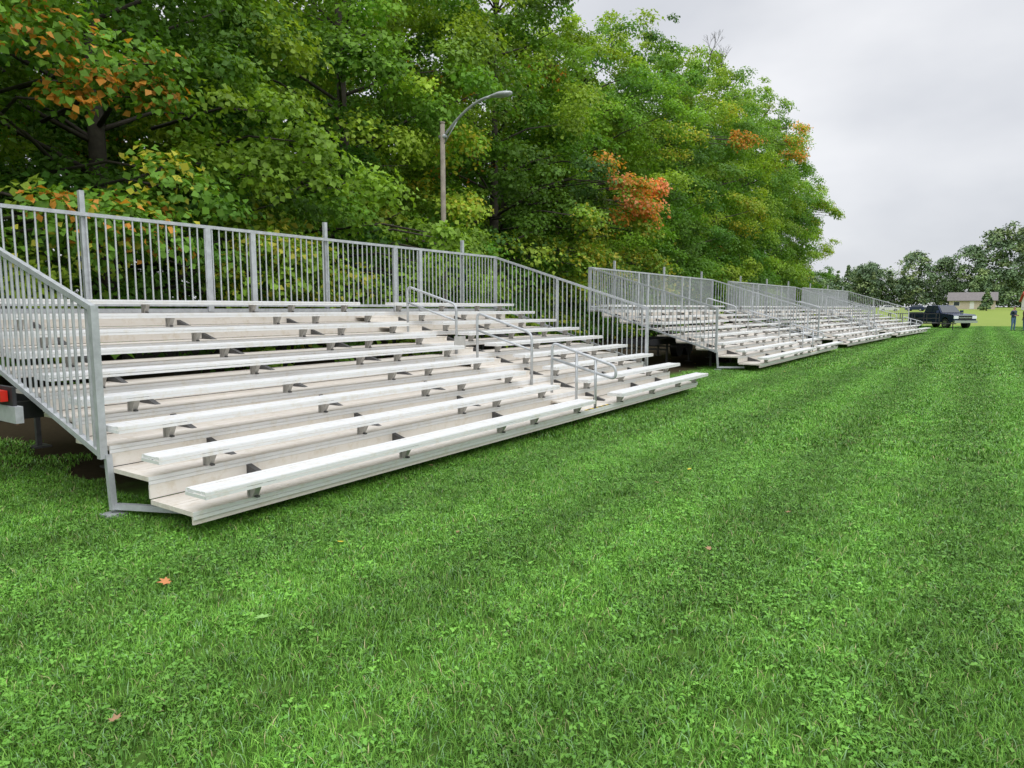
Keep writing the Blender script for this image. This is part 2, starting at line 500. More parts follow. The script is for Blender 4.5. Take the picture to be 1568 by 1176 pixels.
    gd.beam((GB, y0, zt), (GB, y1, zt), 0.045, 0.045)
    gd.beam((GB, y0, zb), (GB, y1, zb), 0.04, 0.045)
    gd.beam((GB-0.03, y0, zb-0.10), (GB-0.03, y1, zb-0.10), 0.05, 0.09)
    y = y0+0.115
    while y < y1-0.02:
        gd.tube([(GB, y, zb+.02), (GB, y, zt-.02)], 0.0125, 5); y += 0.1155
    for y in (1.66, 5.6, 9.45):
        gd.beam((GB-0.055, y, 1.2), (GB-0.055, y, zt+0.30), 0.06, 0.06)
    for y in (y0, 3.34, 4.1, 7.26, 8.0, y1):
        gd.beam((GB, y, zb-0.1), (GB, y, zt+0.01), 0.05, 0.085)
    xf = -1.15; ft, fb = 1.65, 0.50
    for y in (-0.05, LEN+0.17):
        gd.beam((GB, y, zt), (xf, y, ft), 0.045, 0.045)
        gd.beam((GB, y, zb), (xf, y, fb), 0.045, 0.045)
        gd.beam((xf, y, ft+0.02), (xf, y, fb-0.03), 0.055, 0.055)
        for fx in (-3.3,):
            f = (fx-GB)/(xf-GB)
            gd.beam((fx, y, zt+(ft-zt)*f), (fx, y, zb+(fb-zb)*f), 0.05, 0.05)
        x = xf-0.11
        while x > GB+0.04:
            f = (x-GB)/(xf-GB)
            gd.tube([(x, y, zb+(fb-zb)*f), (x, y, zt+(ft-zt)*f)], 0.0125, 5); x -= 0.112
    hy = 6.16
    for (xa, xb, nose) in ((-0.75, 0.0, True), (-2.15, -1.25, False), (-3.65, -2.72, False)):
        def dz(x): return Z0 + RISE*math.floor(-x/RUN+1e-6) if x < 0 else Z0
        ztop = lambda x: Z0+0.66 + RISE*(-x/RUN)
        e = 0.30 if nose else 0.14
        p = [(xa, hy, dz(xa)), (xa, hy, ztop(xa)+0.04), (xb+e, hy, ztop(xb+e)+0.04), (xb+e, hy, ztop(xb+e)-0.14), (xa, hy, ztop(xa)-0.20)]
        if not nose:
            p = [(xa, hy, dz(xa)), (xa, hy, ztop(xa)+0.06), (xb+e, hy, ztop(xb)+0.02), (xb+e, hy, dz(xb+e))]
            hr.tube([(xa, hy, ztop(xa)-0.22), (xb+e, hy, ztop(xb)-0.24)], 0.017, 8)
        hr.tube(arc_path(p, 0.10), 0.021, 8)
        if nose:
            hr.tube([(xb-.02, hy, Z0), (xb-.02, hy, ztop(xb)+0.04)], 0.021, 8)
            hr.tube([(xb-0.33, hy, Z0), (xb-0.33, hy, ztop(xb-0.33)+0.04)], 0.021, 8)
    return dict(decks=deck.mesh('decks', [M_deck]), seats=seat.mesh('seats', [M_seat]), risers=rs.mesh('risers', [M_riser]),
        seat_brackets=br.mesh('seat_brackets', [M_brk, M_under]), support_frame=fr.mesh('support_frame', [M_under, M_dark, M_galv]),
        guard_rails=gd.mesh('guard_rails', [M_galv]), aisle_handrails=hr.mesh('aisle_handrails', [M_galv], True),
        safety_strips=st.mesh('safety_strips', [M_yel, M_blk]))
BM = build_bleacher_meshes()
for i, (x, y, th) in enumerate(((-4.5, 2.6, 0), (-4.6, 18.1, 1.0), (-4.35, 30.6, 3.0), (-3.65, 42.4, 4.5))):
    e = empty('bleacher', (x, y, 0), -math.radians(th))
    for k, m in BM.items():
        obj(k, m, e)
    if i == 0:
        t = MB(); t.box((-2.42, -0.36, 0.88), (-2.14, -0.31, 0.97), 0); t.box((-3.9, -0.31, 0.70), (-2.02, -0.25, 0.84), 1)
        t.box((-2.45, -0.30, 0.80), (-2.08, -0.27, 1.0), 2)
        obj('tail_light_bar', t.mesh('tail_light_bar', [M_red, M_galv, M_dark]), e)

# ------------------------------------------------------------ street lamp
mb = MB()
LX, LY = -12.3, 14.7
e = empty('street_lamp', (LX, LY, 0))
mb.tube([(0,0,0), (0,0,6.6)], 0.085, 14, 0, 0.062)
mb.tube([(0,0,6.6), (0,0,6.64)], 0.07, 14, 0)
obj('pole', mb.mesh('lamp_pole', [M_pole], True), e)
mb = MB()
pth = []
for i in range(14):
    t = i/13
    pth.append((0.05+1.55*t, 0, 6.25+0.78*math.sin(t*math.pi/2)**0.9))
mb.tube(pth, 0.036, 10)
mb.tube([(-0.1,0,6.25), (0.12,0,6.27)], 0.055, 10)
mb.tube([(0.0,0,6.0), (0.5,0,6.58)], 0.014, 6)
obj('arm', mb.mesh('lamp_arm', [M_lamp], True), e)
mb = MB()
secs = [(1.55,.035,.035,0), (1.68,.07,.05,0), (1.9,.13,.085,-.01), (2.1,.135,.08,-.02), (2.25,.06,.04,-.01)]
n = 14; vs = []; fs = []
for (x, w, h, dz) in secs:
    for k in range(n):
        a = 2*math.pi*k/n
        vs.append((x, w*math.cos(a), 7.03+dz+h*math.sin(a)*(1 if math.sin(a) > 0 else .75)))
for i in range(len(secs)-1):
    for k in range(n):
        fs.append((i*n+k, i*n+(k+1)%n, (i+1)*n+(k+1)%n, (i+1)*n+k))
fs += [tuple(range(n)), tuple(range((len(secs)-1)*n, len(secs)*n))]
mb.add(vs, fs)
obj('lamp_head', mb.mesh('lamp_head', [M_lamp], True), e)

# ------------------------------------------------------------ trees
GREENS = np.array([[.070,.18,.024],[.10,.23,.028],[.145,.30,.032],[.21,.36,.038],[.30,.42,.048],[.090,.205,.045]])
YEL = np.array([.46,.44,.05]); ORG = np.array([.62,.28,.05]); RED = np.array([.68,.27,.11])
def clump_leaves(cen, out, rh, rv, nl, base, r, ls=0.15, mixed=None, droop=.3):
    v = norm(r.normal(0, 1, (nl, 3)))
    flip = (v[:, 2] < 0) & (r.random(nl) < .45)
    v[flip, 2] *= -1
    a = np.arctan2(v[:, 1], v[:, 0])
    lob = 1+0.26*np.sin(3*a+r.random()*6)+0.18*np.sin(5*a+4*v[:, 2]+r.random()*6)
    rad = (1-.55*r.random(nl)**1.5)*lob
    lx = v[:, 0]*rad*rh; ly = v[:, 1]*rad*rh; lz = v[:, 2]*rad*rv - droop*lx
    o3 = out/np.linalg.norm(out)
    oh = np.array([o3[0], o3[1], 0]); oh /= (np.linalg.norm(oh)+1e-6)
    s = np.array([-oh[1], oh[0], 0])
    p = cen + lx[:, None]*oh + ly[:, None]*s
    p[:, 2] += lz
    vw = v[:, :1]*oh + v[:, 1:2]*s; vw[:, 2] = v[:, 2]
    nn = norm(vw*.45 + np.array([0, 0, .6]) + oh*.35 + r.normal(0, .42, (nl, 3)))
    d = vw*.5 + np.array([0, 0, -.6]) + r.normal(0, .7, (nl, 3))
    Ls = ls*r.uniform(.7, 1.3, nl); Ws = Ls*r.uniform(.75, 1.0, nl)
    V, Q = kites(p, nn, d, Ls, Ws)
    col = base*r.uniform(.72, 1.3, (nl, 1))
    if mixed is not None:
        mk = r.random(nl) < mixed[1]
        col[mk] = mixed[0]*r.uniform(.7, 1.2, (mk.sum(), 1))
    return V, Q, np.repeat(col, 4, 0)

def merge(parts, name, material):
    V = np.concatenate([p[0] for p in parts]); C = np.concatenate([p[2] for p in parts])
    Q = np.arange(len(V)).reshape(-1, 4)
    return set_mesh(name, V, Q, None, C, material)

def make_tree(seed, H=18.5, R=5.6, z0=1.6, nb=98, nl=300, ls=.15, tint=0.0, autumn=.03):
    r = np.random.default_rng(seed)
    parts = []; tr = MB()
    top = (r.uniform(-.4, .4), r.uniform(-.4, .4), H*.9)
    def tp(t): return Vector((top[0]*t*t, top[1]*t*t, top[2]*t))
    tr.tube([tp(i/9) for i in range(10)], .30, 10, 0, .04)
    p1, p2 = r.random(2)*6.28
    for c in range(nb):
        h = (c+r.random())/nb
        if h > .35: pr = math.sqrt(max(0.02, 1-((h-.35)/.68)**2))
        else: pr = .82+.18*h/.35
        az = c*2.39996+r.normal(0, .25)
        lobe = 1+.14*math.sin(3*az+p1+3*h)+.10*math.sin(5*az+p2-7*h)+r.normal(0, .07)
        u = 1-.42*r.random()**1.8
        rr = max(.2, R*pr*lobe*u - .5)
        z = z0+(H-z0)*h
        bc = np.array([rr*math.cos(az)+top[0]*h*h, rr*math.sin(az)+top[1]*h*h, z])
        out = np.array([math.cos(az), math.sin(az), .3])
        g = GREENS[r.integers(0, 6)]*(1+tint)
        g2 = GREENS[r.integers(2, 5)]
        k_ = r.random()*.6+(.15 if h > .4 else 0)
        base = g*(1-k_)+g2*k_
        mixed = None
        q = r.random()
        if q < autumn: mixed = (YEL, r.uniform(.2, .6))
        elif q < autumn*1.4: mixed = (ORG, r.uniform(.1, .35))
        nsub = 4 if h < .85 else 3
        for sI in range(nsub):
            side = np.array([-out[1], out[0], 0])
            off = out*r.normal(0, .55) + side*r.normal(0, .95) + np.array([0, 0, r.normal(0, .42)])
            off[2] -= .2*abs(off[0]+off[1])*.3
            rh = r.uniform(.55, 1.0)*(1 if h < .8 else .8)
            nleaf = int(nl*rh*rh*r.uniform(.85, 1.15))+20
            parts.append(clump_leaves(bc+off, out, rh, r.uniform(.45, .75)*rh, nleaf, base*r.uniform(.85, 1.15), r, ls, mixed))
        t0 = max(.08, min(.9, (z-rr*.35)/(H*.9)))
        a = tp(t0); b_ = Vector(bc)
        m = a.lerp(b_, .5)+Vector((0, 0, .25))
        if c % 2 == 0: tr.tube([a, m, b_], .045+.045*(1-h), 5, 0, .012)
    return merge(parts, 'maple_foliage', M_leaf), tr.mesh('maple_trunk', [M_bark], True)

variants = [make_tree(21), make_tree(22, tint=.14, autumn=.05), make_tree(23, H=19, tint=-.12), make_tree(24, tint=.22, autumn=.09)]
tree_objs = []
def place_tree(x, y, v, s=1.0, rz=None, hs=1.0):
    e = empty('maple_tree', (x, y, 0), random.random()*6.28 if rz is None else rz, s)
    e.scale = (s, s, s*hs)
    obj('foliage', variants[v][0], e); obj('trunk', variants[v][1], e)
    tree_objs.append(e); return e
front = [(-18.2,-6,0,1.0,.95),(-18.6,1.5,2,1.0,1),(-18.3,8.6,0,.96,1),(-19.2,17.5,1,1.02,1),(-18.4,25.5,2,.98,.96),(-18.3,33,3,.95,.93),
         (-18.6,40.5,0,1.0,.98),(-18.6,48.5,1,1.0,1.05),(-18.4,57,3,1.0,1.10),(-18.5,65.5,2,.98,1.12),(-18.9,73.5,3,.95,1.12),(-19.2,80.5,1,.92,1.02)]
for (x, y, v, s, hs) in front: place_tree(x, y, v, s, None, hs)
for i, y in enumerate(np.arange(-8, 78, 9.0)):
    place_tree(-26.5+random.uniform(-1, 1), float(y)+random.uniform(-1, 1), i % 4, random.uniform(.98, 1.06), None, 1.0)

def extra_boughs(name, lst, parent_i, seed):
    r = np.random.default_rng(seed); parts = []; tw = MB()
    for (x, y, z, rh, base, mixc_, frac, nl) in lst:
        cen = np.array([x, y, z]); out = np.array([1.0, r.uniform(-.5, .3), .2])
        parts.append(clump_leaves(cen, out, rh, .6*rh, nl, np.array(base), r, .15, (mixc_, frac) if mixc_ is not None else None))
        tw.tube([(x-5, y+r.uniform(-.6, .6), z+.3), (x-2.2, y, z+.4), (x-.2, y, z)], .05, 5, 0, .012)
    p = tree_objs[parent_i]
    mw = p.matrix_basis.inverted()
    for nm, me in ((name, merge(parts, name, M_leaf)), ('bough', tw.mesh('bough', [M_bark], True))):
        me.transform(mw); obj(nm, me, p)
G2 = (.13,.27,.03); G3 = (.22,.37,.04)
lst = []
rr = np.random.default_rng(5)
for i in range(11):
    lst.append((-13.3+rr.uniform(-.5, .5), rr.uniform(4.5, 8.0), rr.uniform(5.2, 7.2), rr.uniform(.5, .9), G2, ORG, rr.uniform(.05, .45), 190))
for i in range(12):
    lst.append((-13.0+rr.uniform(-.5, .5), rr.uniform(4.2, 7.5), rr.uniform(2.6, 4.4), rr.uniform(.5, .9), G2, YEL if i % 3 else ORG, rr.uniform(.1, .4), 190))
extra_boughs('autumn_leaves', lst, 1, 31)
lst = []
for i in range(14):
    lst.append((-12.9+rr.uniform(-.5, .5), rr.uniform(8.5, 12), rr.uniform(1.4, 3.2), rr.uniform(.5, .8), G3, YEL, rr.uniform(.1, .4), 190))
for i in range(9):
    lst.append((-13.2+rr.uniform(-.5, .5), rr.uniform(9.5, 13.2), rr.uniform(4.2, 6.2), rr.uniform(.6, .9), G3, None, 0, 230))
extra_boughs('autumn_leaves', lst, 2, 32)
lst = []
for i in range(12):
    lst.append((-13.0+rr.uniform(-.7, .9), rr.uniform(13.6, 18), rr.uniform(1.5, 4.0), rr.uniform(.5, .85), G3, None, 0, 190))
for i in range(4):
    lst.append((-11.9+rr.uniform(-.1, .2), 14.4+rr.uniform(-.5, .6), rr.uniform(2.2, 3.8), .5, G3, None, 0, 130))
extra_boughs('low_boughs', lst, 3, 37)
lst = []
for i in range(14):
    lst.append((-12.9+rr.uniform(-.5, .7), rr.uniform(26.4, 29.6), rr.uniform(5.4, 7.8), rr.uniform(.5, .9), G3, RED*1.15 if i % 2 else ORG*1.15, rr.uniform(.5, .95), 260))
for i in range(16):
    lst.append((-12.9+rr.uniform(-.6, .6), rr.uniform(23.5, 32), rr.uniform(2.2, 5.4), rr.uniform(.6, 1.0), G3, YEL, rr.uniform(.1, .5), 220))
extra_boughs('autumn_leaves', lst, 4, 33)
lst = []
for i in range(5):
    lst.append((-12.9+rr.uniform(-.4, .4), rr.uniform(44, 46), rr.uniform(11.5, 12.6), rr.uniform(.5, .8), G3, ORG*1.2, .6, 240))
extra_boughs('autumn_leaves', lst, 6, 34)
lst = []
for i in range(9):
    lst.append((-13.4+rr.uniform(-.6, .6), rr.uniform(60, 63), rr.uniform(13.8, 16.5), rr.uniform(.6, 1.0), G3, ORG*1.2, rr.uniform(.2, .65), 240))
extra_boughs('autumn_leaves', lst, 8, 35)
lst = []
for i in range(12):
    t = i/11
    lst.append((-15.2+2.4*t+rr.uniform(-.3, .3), 79+rr.uniform(-1, 1.5), 13.0-1.2*t+rr.uniform(-.7, .5), 1.0-.3*t, G3, YEL, .15, 220))
extra_boughs('end_bough', lst, 11, 36)

r = np.random.default_rng(77); parts = []
for i in range(600):
    y = r.uniform(-8, 84); z = r.random()**1.3*4.0+.2
    x = -15.2+r.uniform(-1.5, 1.3)-z*.05
    g = GREENS[r.integers(0, 6)]
    rh = r.uniform(.5, 1.0)
    parts.append(clump_leaves(np.array([x, y, z]), np.array([1, r.uniform(-.6, .6), .2]), rh, .6*rh, int(140*rh*rh)+15, g, r, .17,
                 (YEL, .3) if r.random() < .1 else None))
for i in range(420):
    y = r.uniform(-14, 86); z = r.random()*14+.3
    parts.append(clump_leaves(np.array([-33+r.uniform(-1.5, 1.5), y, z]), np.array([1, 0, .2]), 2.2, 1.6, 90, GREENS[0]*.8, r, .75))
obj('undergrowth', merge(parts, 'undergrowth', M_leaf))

mb = MB()
def twig(p, d, l, rad, lev):
    q = p + d*l
    mb.tube([p, q], rad, 4, 0, rad*.6)
    if lev:
        for k in range(3):
            dd = (d + Vector((random.uniform(-.6, .6), random.uniform(-.6, .6), random.uniform(-.1, .5)))).normalized()
            twig(p + d*l*random.uniform(.45, 1), dd, l*.62, rad*.6, lev-1)
for (x, y, z) in ((-15.8, 46, 17.2), (-16, 49, 17.6), (-15.4, 78, 9)):
    twig(Vector((x, y, z)), Vector((.15, .1, 1)).normalized(), 1.3, .03, 4)
me = mb.mesh('bare_branches', [M_bark]); me.transform(tree_objs[7].matrix_basis.inverted())
obj('bare_branches', me, tree_objs[7])

# ------------------------------------------------------------ distant trees
r = np.random.default_rng(99); parts = []
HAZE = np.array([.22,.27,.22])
def far_tree(x, y, H, R, conic=False, dens=1.0, hz=.45, dark=1.0):
    n = int(44*dens)
    for c in range(n):
        h = r.random(); az = r.random()*6.283
        pr = (1-h)*.95+.05 if conic else math.sqrt(max(.03, 1-((h-.45)/.58)**2))
        rr_ = R*pr*r.uniform(.3, 1)
        z = float(gz(x, y)) + H*(.06+.9*h)
        cen = np.array([x+rr_*math.cos(az), y+rr_*math.sin(az), z])
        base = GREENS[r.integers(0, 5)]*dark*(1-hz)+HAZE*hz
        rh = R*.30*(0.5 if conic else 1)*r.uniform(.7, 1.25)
        parts.append(clump_leaves(cen, np.array([math.cos(az), math.sin(az), .2]), rh, rh*.7, 65, base, r, max(.4, R*.10)))
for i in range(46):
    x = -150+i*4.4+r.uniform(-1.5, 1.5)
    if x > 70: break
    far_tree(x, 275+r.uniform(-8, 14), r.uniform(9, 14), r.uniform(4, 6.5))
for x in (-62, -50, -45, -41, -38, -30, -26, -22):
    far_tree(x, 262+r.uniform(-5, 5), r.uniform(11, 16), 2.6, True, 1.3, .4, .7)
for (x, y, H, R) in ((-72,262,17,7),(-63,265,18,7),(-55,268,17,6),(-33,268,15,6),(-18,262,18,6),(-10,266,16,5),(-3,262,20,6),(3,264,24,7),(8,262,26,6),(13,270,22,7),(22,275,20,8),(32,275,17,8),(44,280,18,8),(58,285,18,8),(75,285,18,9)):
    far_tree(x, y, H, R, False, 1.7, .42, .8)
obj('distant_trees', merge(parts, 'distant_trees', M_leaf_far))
parts = []
far_tree(1.2, 205, 5.4, 1.8, True, 2.2, .3, .6)
e = empty('spruce_tree', (0, 0, 0)); obj('foliage', merge(parts, 'spruce_foliage', M_leaf_far), e)
tb = MB(); tb.tube([(1.2,205,1.0), (1.2,205,6.0)], .16, 8, 0, .03); obj('trunk', tb.mesh('spruce_trunk', [M_bark]), e)

# ------------------------------------------------------------ buildings
M_wall = mat('beige_siding', (.50,.43,.34), .8, 0, .06, 1)
M_wallw = mat('white_siding', (.62,.62,.60), .8, 0, .06, 1)
M_roof = mat('grey_shingle', (.17,.155,.15), .9, 0, .15, 2)
M_roofr = mat('red_roof', (.42,.05,.035), .7, 0, .1, 2)
M_glass = mat('window_glass', (.03,.04,.05), .1)
M_trim = mat('white_trim', (.7,.7,.68), .6)
def house(name, x, y, w, d, hw, hr_, mw, mr, rz=0.0):
    z = float(gz(x, y))
    e = empty(name, (x, y, z-.15), rz)
    b_ = MB(); b_.box((-w/2, -d/2, 0), (w/2, d/2, hw))
    b_.add([(-w/2,-d/2,hw),(-w/2,d/2,hw),(-w/2,0,hr_-.12)], [(0,1,2)]); b_.add([(w/2,-d/2,hw),(w/2,d/2,hw),(w/2,0,hr_-.12)], [(0,2,1)])
    obj('walls', b_.mesh('walls', [mw]), e)
    b_ = MB(); o_ = .5
    for s in (-1, 1):
        k = (hr_-hw)/(d/2)
        ya = s*(d/2+o_); za = hw-k*o_
        b_.add([(-w/2-o_, ya, za), (w/2+o_, ya, za), (w/2+o_, 0, hr_), (-w/2-o_, 0, hr_),
                (-w/2-o_, ya, za+.16), (w/2+o_, ya, za+.16), (w/2+o_, 0, hr_+.16), (-w/2-o_, 0, hr_+.16)],
               [(0,1,2,3),(7,6,5,4),(0,4,5,1),(1,5,6,2),(2,6,7,3),(3,7,4,0)])
    obj('roof', b_.mesh('roof', [mr]), e)
    b_ = MB()
    n = max(3, int(w/3.2))
    for i in range(n):
        cx = -w/2+w*(i+.5)/n
        if i == 1:
            b_.box((cx-.5, -d/2-.03, .2), (cx+.5, -d/2-.003, 2.3), 1)
        else:
            b_.box((cx-.75, -d/2-.04, 1.0), (cx+.75, -d/2-.003, 2.2), 1)
            b_.box((cx-.65, -d/2-.06, 1.1), (cx+.65, -d/2-.042, 2.1), 0)
    obj('windows_and_door', b_.mesh('windows', [M_glass, M_trim]), e)
house('beige_house', -2.0, 228, 10.5, 7, 2.6, 4.6, M_wall, M_roof)
house('red_roofed_building', 14.5, 215, 11, 8, 2.5, 4.6, M_wallw, M_roofr, .12)

# ------------------------------------------------------------ vehicles
M_navy = mat('navy_car_paint', (.022,.034,.08), .22, .3, .1, 3)
M_chrome = mat('chrome', (.6,.6,.62), .2, .9)
M_tyre = mat('tyre', (.02,.02,.02), .85)
M_light = mat('headlight', (.75,.77,.8), .15)
def wheels(mbw, xs, hw, r_, w):
    for x in xs:
        for s in (-1, 1):
            mbw.cyl((x, s*(hw-w/2), r_), (0, 1, 0), r_, w, 22, 0)
            mbw.cyl((x, s*(hw-w/2+.01), r_), (0, 1, 0), r_*.6, w, 14, 1)
            mbw.cyl((x, s*(hw-w/2+.02), r_), (0, 1, 0), r_*.18, w, 8, 0)
def cabin(mb_, base, top, zb, zt, hwb, hwt, mi=0):
    v = [(base[0],-hwb,zb),(base[1],-hwb,zb),(base[1],hwb,zb),(base[0],hwb,zb),(top[0],-hwt,zt),(top[1],-hwt,zt),(top[1],hwt,zt),(top[0],hwt,zt)]
    mb_.add(v, [(0,3,2,1),(4,5,6,7),(0,1,5,4),(1,2,6,5),(2,3,7,6),(3,0,4,7)], mi)
def arch_profile(x0, x1, zb, zt, xs, r_):
    pts = [(x0, zb)]
    for cx in xs:
        for i in range(9):
            a = math.pi - math.pi*i/8
            pts.append((cx+r_*math.cos(a), zb+r_*math.sin(a)*.92))
    pts.append((x1, zb))
    return pts
e = empty('pickup_truck', (-2.75, 69.2, 0), math.radians(-52))
xs = (-1.75, 1.85)
low = arch_profile(-2.85, 2.75, .48, 0, xs, .47)
prof = low + [(2.85,.62),(2.86,1.0),(2.72,1.14),(1.35,1.24),(.95,1.26),(-.95,1.26),(-.98,1.28),(-2.85,1.30),(-2.88,.7)]
b_ = MB(); b_.prism(prof, -.97, .97)
body = obj('body', b_.mesh('truck_body', [M_navy]), e)
bv = body.modifiers.new('b', 'BEVEL'); bv.width = .05; bv.segments = 2; bv.limit_method = 'ANGLE'
b_ = MB(); cabin(b_, (-1.0, 1.25), (-.85, .55), 1.24, 1.90, .90, .74)
cb = obj('cab', b_.mesh('truck_cab', [M_navy]), e)
bv = cb.modifiers.new('b', 'BEVEL'); bv.width = .06; bv.segments = 2
b_ = MB()
b_.add([(1.22,-.80,1.30),(1.22,.80,1.30),(.64,.67,1.84),(.64,-.67,1.84)], [(0,1,2,3)])
b_.add([(-1.0,-.75,1.34),(-1.0,.75,1.34),(-.885,.66,1.82),(-.885,-.66,1.82)], [(3,2,1,0)])
for s in (-1, 1):
    for (xa, xb, xc, xd) in ((.12, 1.02, .56, .14), (-.86, .02, .02, -.78)):
        b_.add([(xa, s*.905, 1.31), (xb, s*.905, 1.31), (xc, s*.775, 1.83), (xd, s*.775, 1.83)], [(0,1,2,3)])
b_.v = [(x*1.012+.0, y*1.0, z) for x, y, z in b_.v]
obj('windows', b_.mesh('truck_windows', [M_glass]), e)
b_ = MB(); wheels(b_, xs, .98, .40, .27); obj('wheels', b_.mesh('truck_wheels', [M_tyre, M_chrome], False), e)
b_ = MB()
b_.box((2.86,-.55,.72),(2.90,.55,1.05),2); b_.box((2.885,-.58,.86),(2.92,.58,.91),0); b_.box((2.885,-.58,1.04),(2.92,.58,1.075),0)
b_.box((2.80,-.98,.46),(3.0,.98,.66),0); b_.box((-3.02,-.95,.50),(-2.89,.95,.66),0)
for s in (-1, 1):
    b_.box((2.80, s*.78-.19, .80), (2.90, s*.78+.19, 1.04), 1)
    b_.box((-2.92, s*.88-.08, .85), (-2.87, s*.88+.08, 1.2), 3)
    b_.box((.95, s*1.08-.13, 1.28), (1.07, s*1.08+.10, 1.48), 4)
    b_.box((-.9, min(s*.975, s*1.065), .42), (1.2, max(s*.975, s*1.065), .46), 2)
    for x in (.05, -.9, 1.1): b_.box((x-.006, s*.972-.003, .55), (x+.006, s*.972+.003, 1.22), 2)
    b_.box((-.25, s*.985-.012, 1.08), (-.08, s*.985+.012, 1.11), 0); b_.box((.7, s*.985-.012, 1.08), (.87, s*.985+.012, 1.11), 0)
b_.box((-2.8,-.8,1.285),(-1.05,.8,1.31),2)
obj('trim_and_lights', b_.mesh('truck_trim', [M_chrome, M_light, M_blk, M_red, M_navy]), e)

def car(x, y, rz, paint):
    e = empty('parked_car', (x, y, float(gz(x, y))), rz)
    xs = (-1.35, 1.35)
    prof = arch_profile(-2.2, 2.15, .28, 0, xs, .38) + [(2.25,.5),(2.2,.78),(1.2,.95),(-1.6,1.0),(-2.2,.95),(-2.25,.5)]
    b_ = MB(); b_.prism(prof, -.88, .88); obj('body', b_.mesh('car_body', [paint]), e)
    b_ = MB(); cabin(b_, (-1.7, 1.1), (-1.1, .3), .95, 1.48, .82, .62); obj('cabin', b_.mesh('car_cabin', [paint]), e)
    b_ = MB()
    for s in (-1, 1):
        b_.add([(-1.3, s*.815, 1.02), (.85, s*.815, 1.02), (.3, s*.66, 1.42), (-1.0, s*.66, 1.42)], [(0,1,2,3)])
    b_.add([(1.04,-.72,1.01),(1.04,.72,1.01),(.4,.6,1.43),(.4,-.6,1.43)], [(0,1,2,3)])
    obj('windows', b_.mesh('car_windows', [M_glass]), e)
    b_ = MB(); wheels(b_, xs, .88, .32, .2); obj('wheels', b_.mesh('car_wheels', [M_tyre, M_chrome]), e)
car(-19, 196, .2, mat('white_paint', (.6,.6,.6), .3)); car(-25, 198, .1, mat('silver_paint', (.35,.36,.37), .3, .4)); car(-13.5, 200, 2.9, M_navy)

e = empty('utility_trailer', (-4.2, 60.5, 0), math.radians(10))
b_ = MB(); b_.box((-1.6,-.8,.5),(1.6,.8,.58),0)
for s in (-.8, .8):
    b_.beam((-1.6, s, 1.25), (1.6, s, 1.25), .05)
    b_.beam((-1.6, s, .9), (1.6, s, .9), .04)
    for x in (-1.6, -.8, 0, .8, 1.6): b_.beam((x, s, .55), (x, s, 1.25), .05)
    b_.cyl((0, s*1.15, .33), (0, 1, 0), .33, .2, 18, 0)
b_.beam((1.6,-.7,.53),(2.8,0,.5),.07); b_.beam((1.6,.7,.53),(2.8,0,.5),.07); b_.beam((2.6,0,.5),(2.6,0,0),.06)
obj('frame', b_.mesh('trailer_frame', [M_dark]), e)

